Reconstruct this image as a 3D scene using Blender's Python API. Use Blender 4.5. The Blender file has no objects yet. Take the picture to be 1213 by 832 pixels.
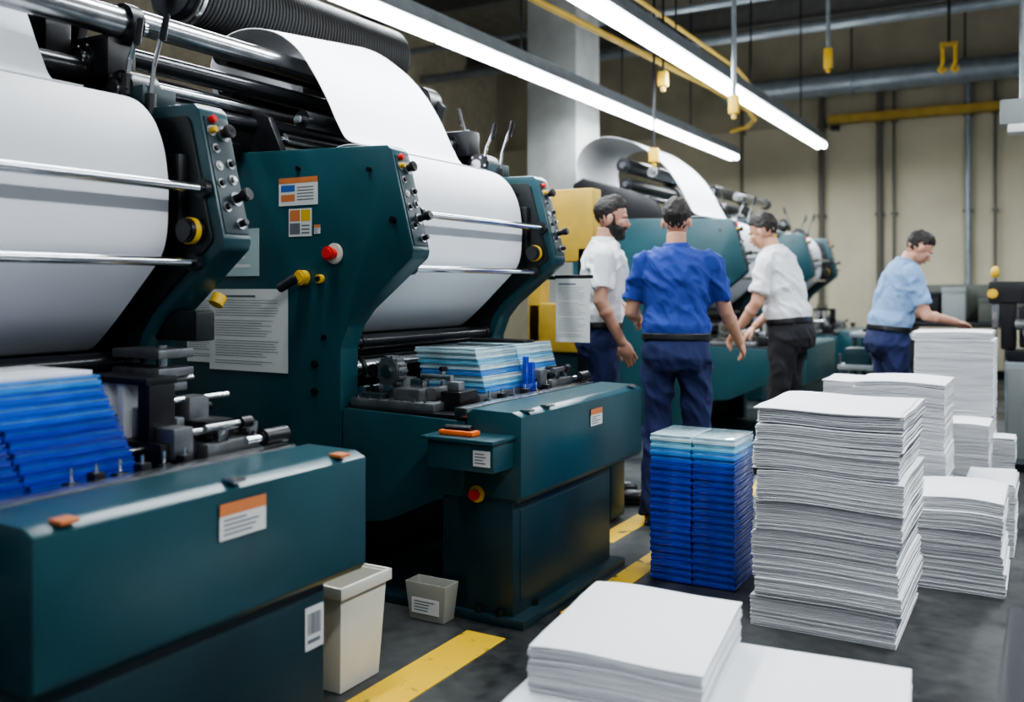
import bpy, bmesh, math, random
from mathutils import Vector, Matrix, noise
random.seed(7)
C=bpy.context.scene.collection
V=Vector
try: bpy.context.scene.view_settings.look='AgX - Medium High Contrast'
except Exception as ex: print(ex)
# ---------------------------------------------------------------- materials
def mat(name,col,rough=.5,metal=0,var=0,scale=8,col2=None,emit=0,coat=0,trans=0,bump=0,detail=4,stretch=None):
    m=bpy.data.materials.new(name); m.use_nodes=True
    nt=m.node_tree; b=nt.nodes['Principled BSDF']
    b.inputs['Base Color'].default_value=(*col,1); b.inputs['Roughness'].default_value=rough
    b.inputs['Metallic'].default_value=metal
    if coat: b.inputs['Coat Weight'].default_value=coat; b.inputs['Coat Roughness'].default_value=.08
    if trans: b.inputs['Transmission Weight'].default_value=trans
    if emit:
        b.inputs['Emission Color'].default_value=(*col,1); b.inputs['Emission Strength'].default_value=emit
    if var or col2 or bump:
        tc=nt.nodes.new('ShaderNodeTexCoord'); mp=nt.nodes.new('ShaderNodeMapping')
        nt.links.new(tc.outputs['Object'],mp.inputs[0])
        if stretch: mp.inputs['Scale'].default_value=stretch
        n=nt.nodes.new('ShaderNodeTexNoise'); n.inputs['Scale'].default_value=scale; n.inputs['Detail'].default_value=detail
        nt.links.new(mp.outputs[0],n.inputs['Vector'])
        if col2 is None: col2=tuple(c*(1-var) for c in col)
        r=nt.nodes.new('ShaderNodeValToRGB'); r.color_ramp.elements[0].position=.35; r.color_ramp.elements[1].position=.65
        r.color_ramp.elements[0].color=(*col2,1); r.color_ramp.elements[1].color=(*col,1)
        nt.links.new(n.outputs[0],r.inputs[0]); nt.links.new(r.outputs[0],b.inputs['Base Color'])
        if bump:
            bp=nt.nodes.new('ShaderNodeBump'); bp.inputs['Strength'].default_value=bump; bp.inputs['Distance'].default_value=.01
            nt.links.new(n.outputs[0],bp.inputs['Height']); nt.links.new(bp.outputs[0],b.inputs['Normal'])
    return m
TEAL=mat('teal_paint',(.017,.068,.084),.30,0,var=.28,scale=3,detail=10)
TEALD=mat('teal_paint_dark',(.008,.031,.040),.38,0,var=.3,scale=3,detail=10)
INNER=mat('dark_inner_paint_and_shade',(.005,.010,.012),.45,0,var=.3,scale=5)  # dark machine inside; also stands in for shade on the frames' inner sides
BLACK=mat('black_plastic',(.007,.007,.009),.38)
DARK=mat('dark_steel',(.020,.022,.026),.4,.6,var=.4,scale=6)
STEEL=mat('brushed_steel',(.42,.43,.44),.26,1,var=.25,scale=12)
CHROME=mat('chrome',(.75,.77,.8),.12,1)
GREYM=mat('cast_metal',(.30,.31,.32),.38,.8,var=.4,scale=14)
RUBBER=mat('roller_rubber',(.012,.013,.015),.25,.2)
RIB=mat('ribbed_black',(.006,.006,.007),.7)
PAPER=mat('white_paper',(.80,.81,.84),.6,0,var=.02,scale=2)
EDGE=mat('shaded_paper_edges',(.66,.66,.67),.8,0,col2=(.38,.38,.40),scale=5,stretch=(1,1,60),detail=6)  # shading along the sheet edges painted in as streaky grey
YEL=mat('yellow_paint',(.72,.45,.03),.45,0,var=.15,scale=5)
YELD=mat('dull_yellow_paint',(.46,.30,.04),.6,0,var=.25,scale=5)
ORA=mat('orange_plastic',(.75,.14,.02),.4)
RED=mat('red_plastic',(.65,.03,.02),.3)
CREAM=mat('cream_plastic',(.62,.60,.53),.5,0,var=.05)
WHT=mat('label_white',(.62,.62,.60),.5)
INK=mat('ink_grey',(.12,.13,.15),.6)
INKB=mat('ink_blue',(.04,.11,.35),.5)
INKO=mat('ink_orange',(.55,.18,.06),.5)
PALEG=mat('pale_green_print',(.36,.46,.46),.6)
GREYBOX=mat('grey_plastic',(.20,.22,.22),.5)
BEIGEB=mat('beige_box_plastic',(.30,.30,.26),.5)
GALV=mat('galvanised',(.30,.34,.37),.4,.5,var=.2)
CONC=mat('concrete_column',(.30,.31,.30),.85,0,var=.25,scale=3,bump=.2)
TUBE=mat('fluorescent_tube',(.93,.97,1),.4,emit=22)
SKIN=mat('skin',(.52,.28,.19),.5,var=.12,scale=14)
HAIR=mat('dark_hair',(.016,.010,.007),.6,var=.7,scale=22,bump=1.0,stretch=(5,1,1),detail=8)
LIPS=mat('lips',(.38,.15,.12),.5)
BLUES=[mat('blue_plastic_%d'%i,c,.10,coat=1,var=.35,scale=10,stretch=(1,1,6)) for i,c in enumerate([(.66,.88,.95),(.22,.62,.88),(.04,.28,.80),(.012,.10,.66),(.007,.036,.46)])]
# ---------------------------------------------------------------- builder
TMP=bpy.data.meshes.new('tmp')
class MB:
    def __init__(s): s.bm=bmesh.new(); s.mats=[]
    def add(s,t,m,bev=0,seg=2,ang=None,M=None):
        if m not in s.mats: s.mats.append(m)
        if bev:
            es=[e for e in t.edges if len(e.link_faces)==2 and e.calc_face_angle(0)>.3]
            bmesh.ops.bevel(t,geom=es,offset=bev,segments=seg,affect='EDGES',profile=.6,clamp_overlap=True)
        if M is not None: t.transform(M)
        i=s.mats.index(m)
        for f in t.faces: f.material_index=i; f.smooth=True
        t.to_mesh(TMP); t.free(); s.bm.from_mesh(TMP); return s
    def box(s,a,b,m,bev=.004,M=None):
        t=bmesh.new(); bmesh.ops.create_cube(t,size=1)
        a=V(a);b=V(b); c=(a+b)/2; d=b-a
        for v in t.verts: v.co=V((c.x+v.co.x*d.x,c.y+v.co.y*d.y,c.z+v.co.z*d.z))
        bmesh.ops.recalc_face_normals(t,faces=t.faces)
        return s.add(t,m,min(bev,min(abs(d.x),abs(d.y),abs(d.z))*.4) if bev else 0,M=M)
    def tub(s,a,b,a2,b2,z0,z1,th,m):
        """open tapered tub: bottom rect a..b, top rect a2..b2 (xy)"""
        t=bmesh.new()
        def ring(p,q,z,i): return [t.verts.new(c) for c in((p[0]+i,p[1]+i,z),(q[0]-i,p[1]+i,z),(q[0]-i,q[1]-i,z),(p[0]+i,q[1]-i,z))]
        o0=ring(a,b,z0,0);o1=ring(a2,b2,z1,0);i1=ring(a2,b2,z1,th);i0=ring(a,b,z0+th,th)
        for A,B in((o0,o1),(o1,i1),(i1,i0)):
            for k in range(4): t.faces.new((A[k],A[(k+1)%4],B[(k+1)%4],B[k]))
        t.faces.new(i0); t.faces.new(o0[::-1])
        bmesh.ops.recalc_face_normals(t,faces=t.faces)
        return s.add(t,m,th*.45)
    def cyl(s,p,q,r,m,r2=None,seg=20,bev=0):
        p=V(p);q=V(q); t=bmesh.new(); L=(q-p).length
        bmesh.ops.create_cone(t,cap_ends=True,segments=seg,radius1=r,radius2=r if r2 is None else r2,depth=L)
        if bev:
            es=[e for e in t.edges if len(e.link_faces)==2 and e.calc_face_angle(0)>1]
            bmesh.ops.bevel(t,geom=es,offset=bev,segments=2,affect='EDGES')
        M=Matrix.Translation((p+q)/2)@(q-p).to_track_quat('Z','Y').to_matrix().to_4x4()
        return s.add(t,m,M=M)
    def prism(s,prof,y0,y1,m,bev=0):
        t=bmesh.new()
        a=[t.verts.new((x,y0,z)) for x,z in prof]; b=[t.verts.new((x,y1,z)) for x,z in prof]
        t.faces.new(a); t.faces.new(b[::-1])
        n=len(a)
        for i in range(n): t.faces.new((a[i],b[i],b[(i+1)%n],a[(i+1)%n]))
        bmesh.ops.recalc_face_normals(t,faces=t.faces)
        return s.add(t,m,bev)
    def sph(s,c,r,m,R=None,seg=20):
        t=bmesh.new(); bmesh.ops.create_uvsphere(t,u_segments=seg,v_segments=seg//2,radius=1)
        M=Matrix.Translation(V(c))@(R or Matrix.Identity(4))@Matrix.Diagonal((r[0],r[1],r[2],1))
        return s.add(t,m,M=M)
    def path(s,pts,r,m,seg=12):
        for i in range(len(pts)-1):
            s.cyl(pts[i],pts[i+1],r,m,seg=seg)
            if i: s.sph(pts[i],(r,r,r),m,seg=12)
        return s
    def sheet(s,prof,y0,y1,th,m,ny=6,prof2=None):
        P=catmull(prof,6); Q=catmull(prof2,6) if prof2 else P; t=bmesh.new(); rows=[]
        n=len(P)
        for k in (0,1):
            L=[]
            for i in range(n):
                row=[]
                for j in range(ny+1):
                    f=j/ny
                    def pt(ii): return (P[ii][0]+(Q[ii][0]-P[ii][0])*f,P[ii][1]+(Q[ii][1]-P[ii][1])*f)
                    x,z=pt(i); a=pt(max(0,i-1)); b=pt(min(n-1,i+1))
                    d=V((b[0]-a[0],b[1]-a[1])).normalized()
                    row.append(t.verts.new((x-d.y*th*k,y0+(y1-y0)*f,z+d.x*th*k)))
                L.append(row)
            rows.append(L)
        A,B=rows
        for i in range(n-1):
            for j in range(ny):
                t.faces.new((A[i][j],A[i+1][j],A[i+1][j+1],A[i][j+1])); t.faces.new((B[i][j],B[i][j+1],B[i+1][j+1],B[i+1][j]))
            for j in (0,ny): t.faces.new((A[i][j],B[i][j],B[i+1][j],A[i+1][j]))
        for i in (0,n-1):
            for j in range(ny): t.faces.new((A[i][j],A[i][j+1],B[i][j+1],B[i][j]))
        bmesh.ops.recalc_face_normals(t,faces=t.faces)
        return s.add(t,m)
    def obj(s,name,parent=None,label=None,cat=None,kind=None,group=None,sharp=.6,base=False):
        me=bpy.data.meshes.new(name)
        vs=s.bm.verts
        lo=V([min(v.co[i] for v in vs) for i in range(3)]); hi=V([max(v.co[i] for v in vs) for i in range(3)])
        c=(lo+hi)/2
        if base: c.z=lo.z
        bmesh.ops.translate(s.bm,vec=-c,verts=list(vs))
        s.bm.to_mesh(me); s.bm.free()
        for m in s.mats: me.materials.append(m)
        if sharp: me.set_sharp_from_angle(angle=sharp)
        o=bpy.data.objects.new(name,me); C.objects.link(o)
        if parent is None: o.location=c
        else: o.parent=parent; o.location=c-V(parent['_w'])
        o['_w']=tuple(c)
        if label: o['label']=label
        if cat: o['category']=cat
        if kind: o['kind']=kind
        if group: o['group']=group
        return o
def catmull(P,k):
    out=[]
    for i in range(len(P)-1):
        p0=V(P[max(0,i-1)]);p1=V(P[i]);p2=V(P[i+1]);p3=V(P[min(len(P)-1,i+2)])
        for j in range(k):
            t=j/k
            q=.5*((2*p1)+(p2-p0)*t+(2*p0-5*p1+4*p2-p3)*t*t+(3*p1-p0-3*p2+p3)*t**3)
            out.append((q.x,q.y))
    out.append(tuple(P[-1])); return out
def root(name,loc,label,cat,group=None,rot=0,local=False):
    e=bpy.data.objects.new(name,None); C.objects.link(e); e.location=loc; e.rotation_euler[2]=rot
    e.empty_display_size=.1
    e['_w']=(0,0,0) if local else tuple(loc); e['label']=label; e['category']=cat
    if group: e['group']=group
    return e
def label_part(parent,name,o,u,v,w,h,kind,lab=None):
    o=V(o);u=V(u).normalized();v=V(v).normalized();n=u.cross(v)
    b=MB()
    def q(x0,y0,x1,y1,m,d):
        t=bmesh.new(); bmesh.ops.create_cube(t,size=1)
        for vv in t.verts:
            x=x0+(x1-x0)*(vv.co.x+.5); y=y0+(y1-y0)*(vv.co.y+.5); z=d*(vv.co.z+.5)
            vv.co=o+u*x*w+v*y*h+n*z
        bmesh.ops.recalc_face_normals(t,faces=t.faces); b.add(t,m)
    q(0,0,1,1,PALEG if kind=='grey' else WHT,.002)
    R=random.Random(int(w*1e4)+int(h*1e4))
    if kind=='doc':
        q(.08,.90,.6,.925,INK,.0026)
        for i in range(26):
            y=.86-i*.031
            if i%8==7: continue
            q(.08,y,.08+.82*R.uniform(.7,1),y+.006,INK,.0026)
    elif kind=='blue':
        q(0,.8,1,1,INKO,.0026); q(.06,.5,.42,.74,INKB,.0026); q(.06,.15,.42,.4,INKO,.0026)
        for i in range(5): q(.48,.18+i*.11,.9,.22+i*.11,INK,.0026)
    elif kind=='orange':
        q(0,.66,1,1,INKO,.0026)
        for i in range(4): q(.08,.12+i*.13,.5+.4*R.random(),.17+i*.13,INK,.0026)
    elif kind=='warn':
        q(.05,.55,.5,.95,INKO,.0026); q(.55,.55,.95,.95,YEL,.0026)
        q(.05,.08,.5,.48,INK,.0026)
        for i in range(3): q(.56,.1+i*.13,.92,.15+i*.13,INK,.0026)
    elif kind=='bar':
        x=.12
        while x<.85:
            ww=R.choice([.02,.035,.05]); q(x,.35,x+ww,.85,INK,.0026); x+=ww+R.choice([.02,.04])
        q(.12,.15,.8,.24,INK,.0026)
    elif kind in('text','grey'):
        for i in range(4): q(.1,.18+i*.19,.1+.8*R.uniform(.6,1),.25+i*.19,INK if kind=='text' else WHT,.0026)
    return b.obj(name,parent,lab)
# ---------------------------------------------------------------- room
H=5.6; X0,X1,Y0,Y1=-9.,3.2,-2.,15.
fl=MB(); fl.box((X0,Y0,-.1),(X1,Y1,0),mat('worn_floor',(.1,.1,.1)),0)
floor=fl.obj('floor',kind='structure')
fm=floor.data.materials[0]; nt=fm.node_tree; b=nt.nodes['Principled BSDF']
tc=nt.nodes.new('ShaderNodeTexCoord'); n1=nt.nodes.new('ShaderNodeTexNoise'); n1.inputs['Scale'].default_value=1.3; n1.inputs['Detail'].default_value=10
n2=nt.nodes.new('ShaderNodeTexNoise'); n2.inputs['Scale'].default_value=16; n2.inputs['Detail'].default_value=8
for n in(n1,n2): nt.links.new(tc.outputs['Object'],n.inputs['Vector'])
mx=nt.nodes.new('ShaderNodeMath'); mx.operation='MULTIPLY_ADD'; mx.inputs[1].default_value=.6
nt.links.new(n2.outputs[0],mx.inputs[0]); nt.links.new(n1.outputs[0],mx.inputs[2])
r=nt.nodes.new('ShaderNodeValToRGB'); r.color_ramp.elements[0].position=.62; r.color_ramp.elements[0].color=(.011,.012,.014,1)
r.color_ramp.elements[1].position=.98; r.color_ramp.elements[1].color=(.068,.071,.069,1)
nt.links.new(mx.outputs[0],r.inputs[0]); nt.links.new(r.outputs[0],b.inputs['Base Color'])
r2=nt.nodes.new('ShaderNodeMapRange'); r2.inputs[1].default_value=.3; r2.inputs[2].default_value=.7; r2.inputs[3].default_value=.2; r2.inputs[4].default_value=.55
nt.links.new(n1.outputs[0],r2.inputs[0]); nt.links.new(r2.outputs[0],b.inputs['Roughness'])
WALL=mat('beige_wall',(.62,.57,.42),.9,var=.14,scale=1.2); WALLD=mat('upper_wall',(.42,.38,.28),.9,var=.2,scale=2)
CEIL=mat('dark_ceiling',(.22,.205,.165),.9,var=.3)
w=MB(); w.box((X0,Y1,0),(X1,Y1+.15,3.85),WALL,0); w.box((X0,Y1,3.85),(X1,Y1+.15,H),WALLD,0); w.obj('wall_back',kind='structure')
w=MB(); w.box((X0-.15,Y0,0),(X0,Y1,H),mat('left_wall',(.48,.43,.32),.9,var=.2),0); w.obj('wall_left',kind='structure')
w=MB(); w.box((X0,Y0,H),(X1,Y1,H+.1),CEIL,0); w.obj('ceiling',kind='structure')
WORN=mat('worn_yellow_marking',(.75,.47,.02),.5,col2=(.12,.09,.03),scale=9,detail=9)
WORN.node_tree.nodes['Color Ramp'].color_ramp.elements[0].position=.33;WORN.node_tree.nodes['Color Ramp'].color_ramp.elements[1].position=.41
for i,(a,b_) in enumerate([((-1.93,1.9),(-1.76,3.0)),((-1.71,3.35),(-1.60,9.5)),((-2.06,4.4),(-1.94,7.6))]):
    t=MB(); t.box((a[0],a[1],0),(b_[0],b_[1],.003),WORN,0); t.obj('trim_%d'%(i+1),kind='structure')
w=MB(); w.box((X0,Y1-.02,0),(X1,Y1,.12),DARK,0); w.obj('baseboard_back',kind='structure')
BEAM=mat('painted_beam',(.13,.13,.12),.6,var=.2)
for i,y in enumerate([3,7,11,14]):
    t=MB()
    t.box((X0,y-.1,H-.04),(X1,y+.1,H),BEAM,0); t.box((X0,y-.02,H-.35),(X1,y+.02,H),BEAM,0); t.box((X0,y-.1,H-.39),(X1,y+.1,H-.35),BEAM,0)
    t.obj('roof_beam',label='dark steel roof beam under the ceiling',cat='beam',group='roof beams')
t=MB(); t.box((-4.95,8.9,0),(-4.35,9.5,H-.39),CONC,.02); t.box((-5.0,8.85,0),(-4.3,9.55,.4),YEL,.02)
t.obj('concrete_column',label='grey square concrete column behind the presses',cat='column')
t=MB(); t.box((-6.6,6.6,0),(-6.2,7.0,H-.39),CONC,.02); t.box((-6.65,6.55,0),(-6.15,7.05,.3),YEL,.02)
t.obj('concrete_column',label='slim grey square column by the side wall',cat='column')
def pipe(pts,r_,m,lab,nm='pipe',grp=None,cat='pipe'):
    b=MB(); b.path(pts,r_,m,14); o=b.obj(nm,label=lab,cat=cat,group=grp); return o
WP=mat('wall_pipe_grey',(.11,.105,.09),.5,.1)
for x in (-4.3,-3.05,-2.2,-2.0,-1.0,-.65):
    b=MB(); rr=.045 if x in(-3.05,-2.2,-1.0) else .022
    b.cyl((x,Y1-.1,0.0),(x,Y1-.1,4.6),rr,WP if x!=-1.0 else GALV,seg=12)
    for z in(1,2.4,3.8): b.box((x-rr-.02,Y1-.12,z),(x+rr+.02,Y1,z+.04),WP,0)
    b.obj('wall_pipe',label='slim dark vertical pipe clipped to the beige wall',cat='pipe',group='vertical wall pipes')
b=MB(); b.cyl((-4.4,14.3,4.32),(2.5,14.3,4.32),.17,GALV,seg=20)
for x in(-4,-2.5,-1,.5): b.cyl((x-.03,14.3,4.32),(x+.03,14.3,4.32),.19,GALV); b.cyl((x,14.3,4.45),(x,14.3,H),.012,DARK,seg=8)
b.obj('ventilation_duct',label='round galvanised duct hung below the ceiling',cat='duct')
b=MB(); b.box((-2.9,14.6,3.80),(-.2,14.8,3.92),YELD,.01); b.box((-2.9,14.8,3.74),(-2.8,15,3.96),DARK,0);b.box((-.4,14.8,3.74),(-.3,15,3.96),DARK,0)
b.obj('yellow_crane_beam',label='yellow steel beam along the beige wall',cat='beam')
pipe([(-9,12.6,4.75),(3,12.6,4.75)],.07,GALV,'grey overhead pipe crossing the hall')
pipe([(-9,10.2,4.5),(3,10.2,4.5)],.04,GALV,'thin galvanised pipe crossing the hall')
pipe([(-3.35,2.5,3.45),(-3.3,6,3.45),(-3.12,9.6,3.45),(-3.1,11.0,3.43),(-3.16,11.5,3.40),(-3.32,11.75,3.36),(-3.55,11.8,3.33)],.028,YELD,'long yellow conduit running beside the lights',nm='yellow_conduit')
pipe([(-3.0,2.5,3.75),(-3.0,10.2,3.75),(-3.02,11.0,3.66),(-3.08,11.4,3.55),(-3.12,11.5,3.45)],.020,YELD,'thin yellow conduit bending down at its end',nm='yellow_conduit')
# luminaires
LE=24
def luminaire(x,y0,y1,z,lab):
    R=root('strip_light',(x,(y0+y1)/2,z),lab,'light',group='long fluorescent strip lights')
    b=MB(); b.prism([(x-.10,z+.02),(x+.10,z+.02),(x+.06,z+.09),(x+.05,z+.15),(x-.05,z+.15),(x-.06,z+.09)],y0,y1,GALV,0); b.obj('housing',R)
    n=int((y1-y0)/1.25)
    for i in range(n):
        a=y0+i*(y1-y0)/n
        b=MB()
        for sx in(-.04,.04): b.cyl((x+sx,a+.03,z-.005),(x+sx,a+(y1-y0)/n-.03,z-.005),.034,TUBE,seg=12)
        b.obj('fluorescent_tube',R,'glowing white tubes')
    y=y0+.6
    while y<y1:
        b=MB(); b.cyl((x,y,z+.15),(x,y,H),.009,DARK,seg=8); b.obj('hanging_rod',R); y+=2.2
    for up in(0,1):
        L=bpy.data.lights.new('strip_lamp_and_uplight','AREA'); L.shape='RECTANGLE'; L.size=.2; L.size_y=(y1-y0); L.energy=LE*(y1-y0)*(.22 if up else 1); L.color=(.90,.96,1)
        o=bpy.data.objects.new('strip_lamp_and_uplight',L); C.objects.link(o); o.parent=R; o.location=(0,0,.17 if up else -.05)
        if up: o.rotation_euler[1]=math.pi  # added weak uplight, brightens the ceiling and walls
luminaire(-2.62,2.2,12.8,3.2,'long glowing strip light above the aisle side of the presses')
luminaire(-3.95,2.0,13.3,3.2,'long glowing strip light above the press rollers')
luminaire(.7,-1.5,12.0,3.6,'added unseen strip light above the paper stacks')  # added out of view to light stack tops and press fronts
for (x,y,zt,l) in [(-2.88,7.6,3.05,.13),(-2.2,7.4,2.72,.15),(-3.1,7.95,2.45,.13),(-1.9,9.6,3.5,.2)]:
    R=root('power_drop',(x,y,zt),'hanging power drop with a yellow plug','power drop',group='hanging power drops')
    b=MB(); b.cyl((x,y,zt+l),(x,y,H),.012 if l<.15 else .02,DARK if l<.15 else GALV,seg=8); b.obj('hanging_cable',R)
    b=MB(); b.box((x-.04,y-.035,zt),(x+.04,y+.035,zt+l),YEL,.012); b.cyl((x,y,zt-.04),(x,y,zt),.02,YEL,seg=12); b.obj('plug_socket',R,'yellow plug body')
R=root('crane_hook',(-1.05,12.5,3.95),'yellow lifting hooks hanging under the roof','hook')
for dx in(-.07,.07):
    b=MB(); b.path([(-1.05+dx,12.5,4.27),(-1.05+dx,12.5,4.06),(-1.09+dx,12.5,3.99),(-1.05+dx,12.5,3.95),(-1.01+dx,12.5,4.0)],.022,YEL); b.obj('hook',R)
b=MB(); b.box((-1.15,12.46,4.26),(-.95,12.54,4.31),YELD); b.cyl((-1.05,12.5,4.31),(-1.05,12.5,H),.015,DARK); b.obj('hanger',R)
R=root('hanging_junction_box',(-.13,7.6,2.42),'grey junction box hanging from a vertical conduit','junction box')
b=MB(); b.box((-.3,7.5,2.48),(-.0,7.7,2.66),GREYBOX,.015); b.box((-.25,7.49,2.42),(-.05,7.68,2.48),WHT,.01); b.obj('box_body',R)
b=MB(); b.cyl((-.15,7.6,2.66),(-.15,7.6,H),.03,GALV); b.obj('conduit',R)
# ---------------------------------------------------------------- printing press
FR=[(-3.95,.0),(-3.95,1.97),(-2.41,1.92),(-2.385,1.90),(-2.27,1.47),(-2.28,1.44),(-2.56,1.22),(-2.62,1.15),(-2.66,1.05),(-2.66,0)]
FRI=[(-3.9,.03),(-3.9,1.93),(-2.44,1.88),(-2.42,1.86),(-2.315,1.475),(-2.325,1.455),(-2.59,1.25),(-2.66,1.16),(-2.70,1.05),(-2.70,.03)]
WEBL=[(-3.02,1.085),(-2.86,1.10),(-2.80,1.12),(-2.70,1.20),(-2.59,1.30),(-2.48,1.405),(-2.445,1.47),(-2.435,1.56),(-2.435,1.66),(-2.46,1.78),(-2.52,1.88),(-2.62,1.945),(-2.78,1.965),(-2.95,1.90)]
WUA=[(-2.62,1.952),(-2.74,1.985),(-2.80,2.06),(-2.87,2.19),(-2.96,2.33),(-3.06,2.45),(-3.20,2.54),(-3.38,2.58),(-3.54,2.55),(-3.63,2.43),(-3.61,2.28)]
WUB=[(-2.62,1.952),(-2.77,1.985),(-2.84,2.08),(-2.93,2.25),(-3.05,2.42),(-3.21,2.57),(-3.42,2.70),(-3.68,2.76),(-3.88,2.70),(-3.98,2.54),(-3.96,2.36)]
def press(Yn,W,u0,u1,l1,wu1,lab,far=False):
    Yf=Yn+W
    RN=random.Random(int(Yn*100))
    R=root('printing_press',(-2.9,Yn+W/2,0),lab,'printing press',group='teal printing presses')
    for ya,nm in((Yn,'side_frame'),(Yf,'side_frame')):
        b=MB(); b.prism(FR,ya,ya+.12,TEAL,.010)
        b.obj(nm,R)
        for (x,z) in [(-2.5,1.82),(-2.75,1.1),(-2.9,1.85),(-2.74,.6),(-3.5,1.8)]:
            b=MB(); b.cyl((x,ya-.014,z),(x,ya+.01,z),.011,DARK,seg=10); b.obj('bolt',R)
        if ya>Yn:
            b=MB(); b.prism(FRI,ya-.012,ya+.002,INNER,.004); b.box((-2.62,ya-.05,1.5),(-2.42,ya-.01,1.75),BLACK,.01); b.obj('inner_shade_plate',R,'added dark plate for the shaded inner side')  # added dark plate, puts the frame's inner shade into colour
        b=MB(); t=V((.115,0,-.43)).normalized(); n=V((.966,0,.258)); p=V((-2.385,ya+.06,1.895))
        M=Matrix.Translation(p+t*.22)@Matrix(((t.x,0,n.x,0),(0,1,0,0),(t.z,0,n.z,0),(0,0,0,1)))
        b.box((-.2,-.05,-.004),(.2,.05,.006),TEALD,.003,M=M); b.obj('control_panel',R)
        def at(s,dy,h): return p+t*s+n*h+V((0,dy,0))
        for (s,dy,m,rr,h,h2) in [(.07,-.03,YEL,.014,.03,0),(.075,.02,BLACK,.02,.045,1),(.13,-.025,BLACK,.012,.018,0),(.18,.025,DARK,.013,.022,0),(.19,-.025,WHT,.012,.015,0),(.235,.02,STEEL,.013,.022,0),(.25,-.03,DARK,.012,.02,0),(.30,.02,BLACK,.018,.07,1),(.33,-.025,BLACK,.013,.025,0),(.385,.02,BLACK,.014,.035,0)]:
            b=MB(); b.cyl(at(s,dy,.004),at(s,dy,.01),rr*1.35,GREYM,seg=14); b.cyl(at(s,dy,.006),at(s,dy,h),rr*.8,m,seg=14,bev=.002)
            if h2: b.cyl(at(s,dy,h*.6),at(s,dy,h),rr*1.15,m,seg=14,bev=.004)
            b.obj('knob' if h2 else 'push_button',R)
        b=MB(); b.cyl(at(.03,-.02,.004),at(.03,-.02,.025),.013,RED,seg=14,bev=.003); b.obj('push_button',R,'red push button')
    b=MB()
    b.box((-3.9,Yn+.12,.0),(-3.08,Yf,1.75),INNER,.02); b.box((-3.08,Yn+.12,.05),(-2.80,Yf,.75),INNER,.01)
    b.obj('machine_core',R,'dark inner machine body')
    b=MB(); b.sheet(WEBL,Yn+.15,Yf-.08,.004,PAPER,4)
    b.obj('paper_web',R,'wide white paper web bulging over the impression cylinder')
    if wu1:
        b=MB(); b.sheet(WUB if far else WUA,Yn+.15,wu1,.004,PAPER,12,WUB)
        b.obj('paper_web',R,'white paper web arching over the upper rollers')
    for (x,z,rr) in((-2.345,1.635,.016),(-2.385,1.40,.015)):
        b=MB(); b.cyl((x,Yn+.12,z),(x,Yf,z),rr,CHROME,seg=16)
        for y in (Yn+.13,Yf-.03): b.cyl((x,y,z),(x,y+.02,z),rr*1.9,BLACK,seg=16)
        b.obj('guard_bar',R,'chrome guard bar')
    b=MB(); b.cyl((-2.38,Yf-.07,1.50),(-2.38,Yf,1.50),.040,BLACK,seg=20,bev=.006); b.cyl((-2.38,Yf-.05,1.50),(-2.38,Yf-.03,1.50),.043,YEL,seg=20); b.obj('bearing_housing',R,'black bearing with a yellow ring')
    rl=[(-2.86,1.00,.065,RUBBER),(-2.72,.95,.055,STEEL),(-2.70,1.07,.035,RUBBER),(-2.58,.95,.03,RUBBER),(-2.64,.86,.022,CHROME),(-2.80,.86,.05,DARK),(-2.50,.88,.016,CHROME)]
    for (x,z,rr,m) in rl:
        b=MB(); b.cyl((x,Yn+.12,z),(x,Yf,z),rr,m,seg=24)
        for k in(Yn+.16,Yf-.06): b.cyl((x,k,z),(x,k+.02,z),rr*1.12,DARK,seg=24)
        b.obj('roller',R)
    ul=[(-3.16,2.38,.05,STEEL),(-3.2,2.24,.042,RUBBER),(-3.22,2.145,.028,STEEL),(-3.2,2.07,.035,RUBBER),(-3.05,2.00,.028,STEEL),(-3.45,2.46,.07,RUBBER),(-3.42,2.28,.06,DARK),(-2.94,2.08,.045,RUBBER),(-3.3,1.95,.045,DARK),(-3.55,2.12,.05,STEEL),(-3.75,2.2,.07,RUBBER),(-3.8,2.62,.03,CHROME)]
    if Yn<2: ul.append((-2.80,2.24,.052,STEEL))
    if far: ul=ul[:4:2]+ul[5:8]
    for (x,z,rr,m) in ul:
        y_0=Yn-.72 if x<-3.1 and x>-3.4 and not far else Yn+.06
        b=MB(); b.cyl((x,y_0,z),(x,Yf+.08,z),rr,m,seg=24); b.cyl((x,y_0-.03,z),(x,Yf+.12,z),rr*.45,CHROME,seg=14)
        b.cyl((x,Yf+.02,z),(x,Yf+.07,z),rr*1.35,DARK,seg=20)
        b.obj('roller',R)
    if not far:
        b=MB(); y=Yn+.3
        while y<Yf+.75: b.cyl((-3.98,y,2.90),(-3.98,y+.018,2.90),.20,RIB,seg=32); y+=.026
        b.cyl((-3.98,Yn+.28,2.90),(-3.98,Yf+.78,2.90),.19,RIB,seg=32)
        b.obj('ribbed_drum',R,'black ribbed drum')
        b=MB(); b.cyl((-3.98,Yn+.24,2.90),(-3.98,Yn+.28,2.90),.22,STEEL,seg=36,bev=.01); b.cyl((-3.98,Yn+.2,2.90),(-3.98,Yn+.25,2.90),.17,DARK,seg=30,bev=.01); b.cyl((-3.98,Yn+.1,2.90),(-3.98,Yn+.25,2.90),.04,STEEL); b.obj('drum_flange',R,'pale round end flange')
    BR=[(-4.1,1.9),(-4.1,2.92),(-3.98,2.98),(-3.86,2.86),(-3.62,2.44),(-3.3,2.40),(-3.1,2.44),(-3.02,2.36),(-3.1,2.12),(-2.9,2.14),(-2.78,2.05),(-2.70,1.95),(-2.70,1.88)]
    if not far:
        b=MB(); b.prism(BR,Yf+.04,Yf+.075,BLACK,.006); b.obj('roller_bracket',R,'black roller bracket')
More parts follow.
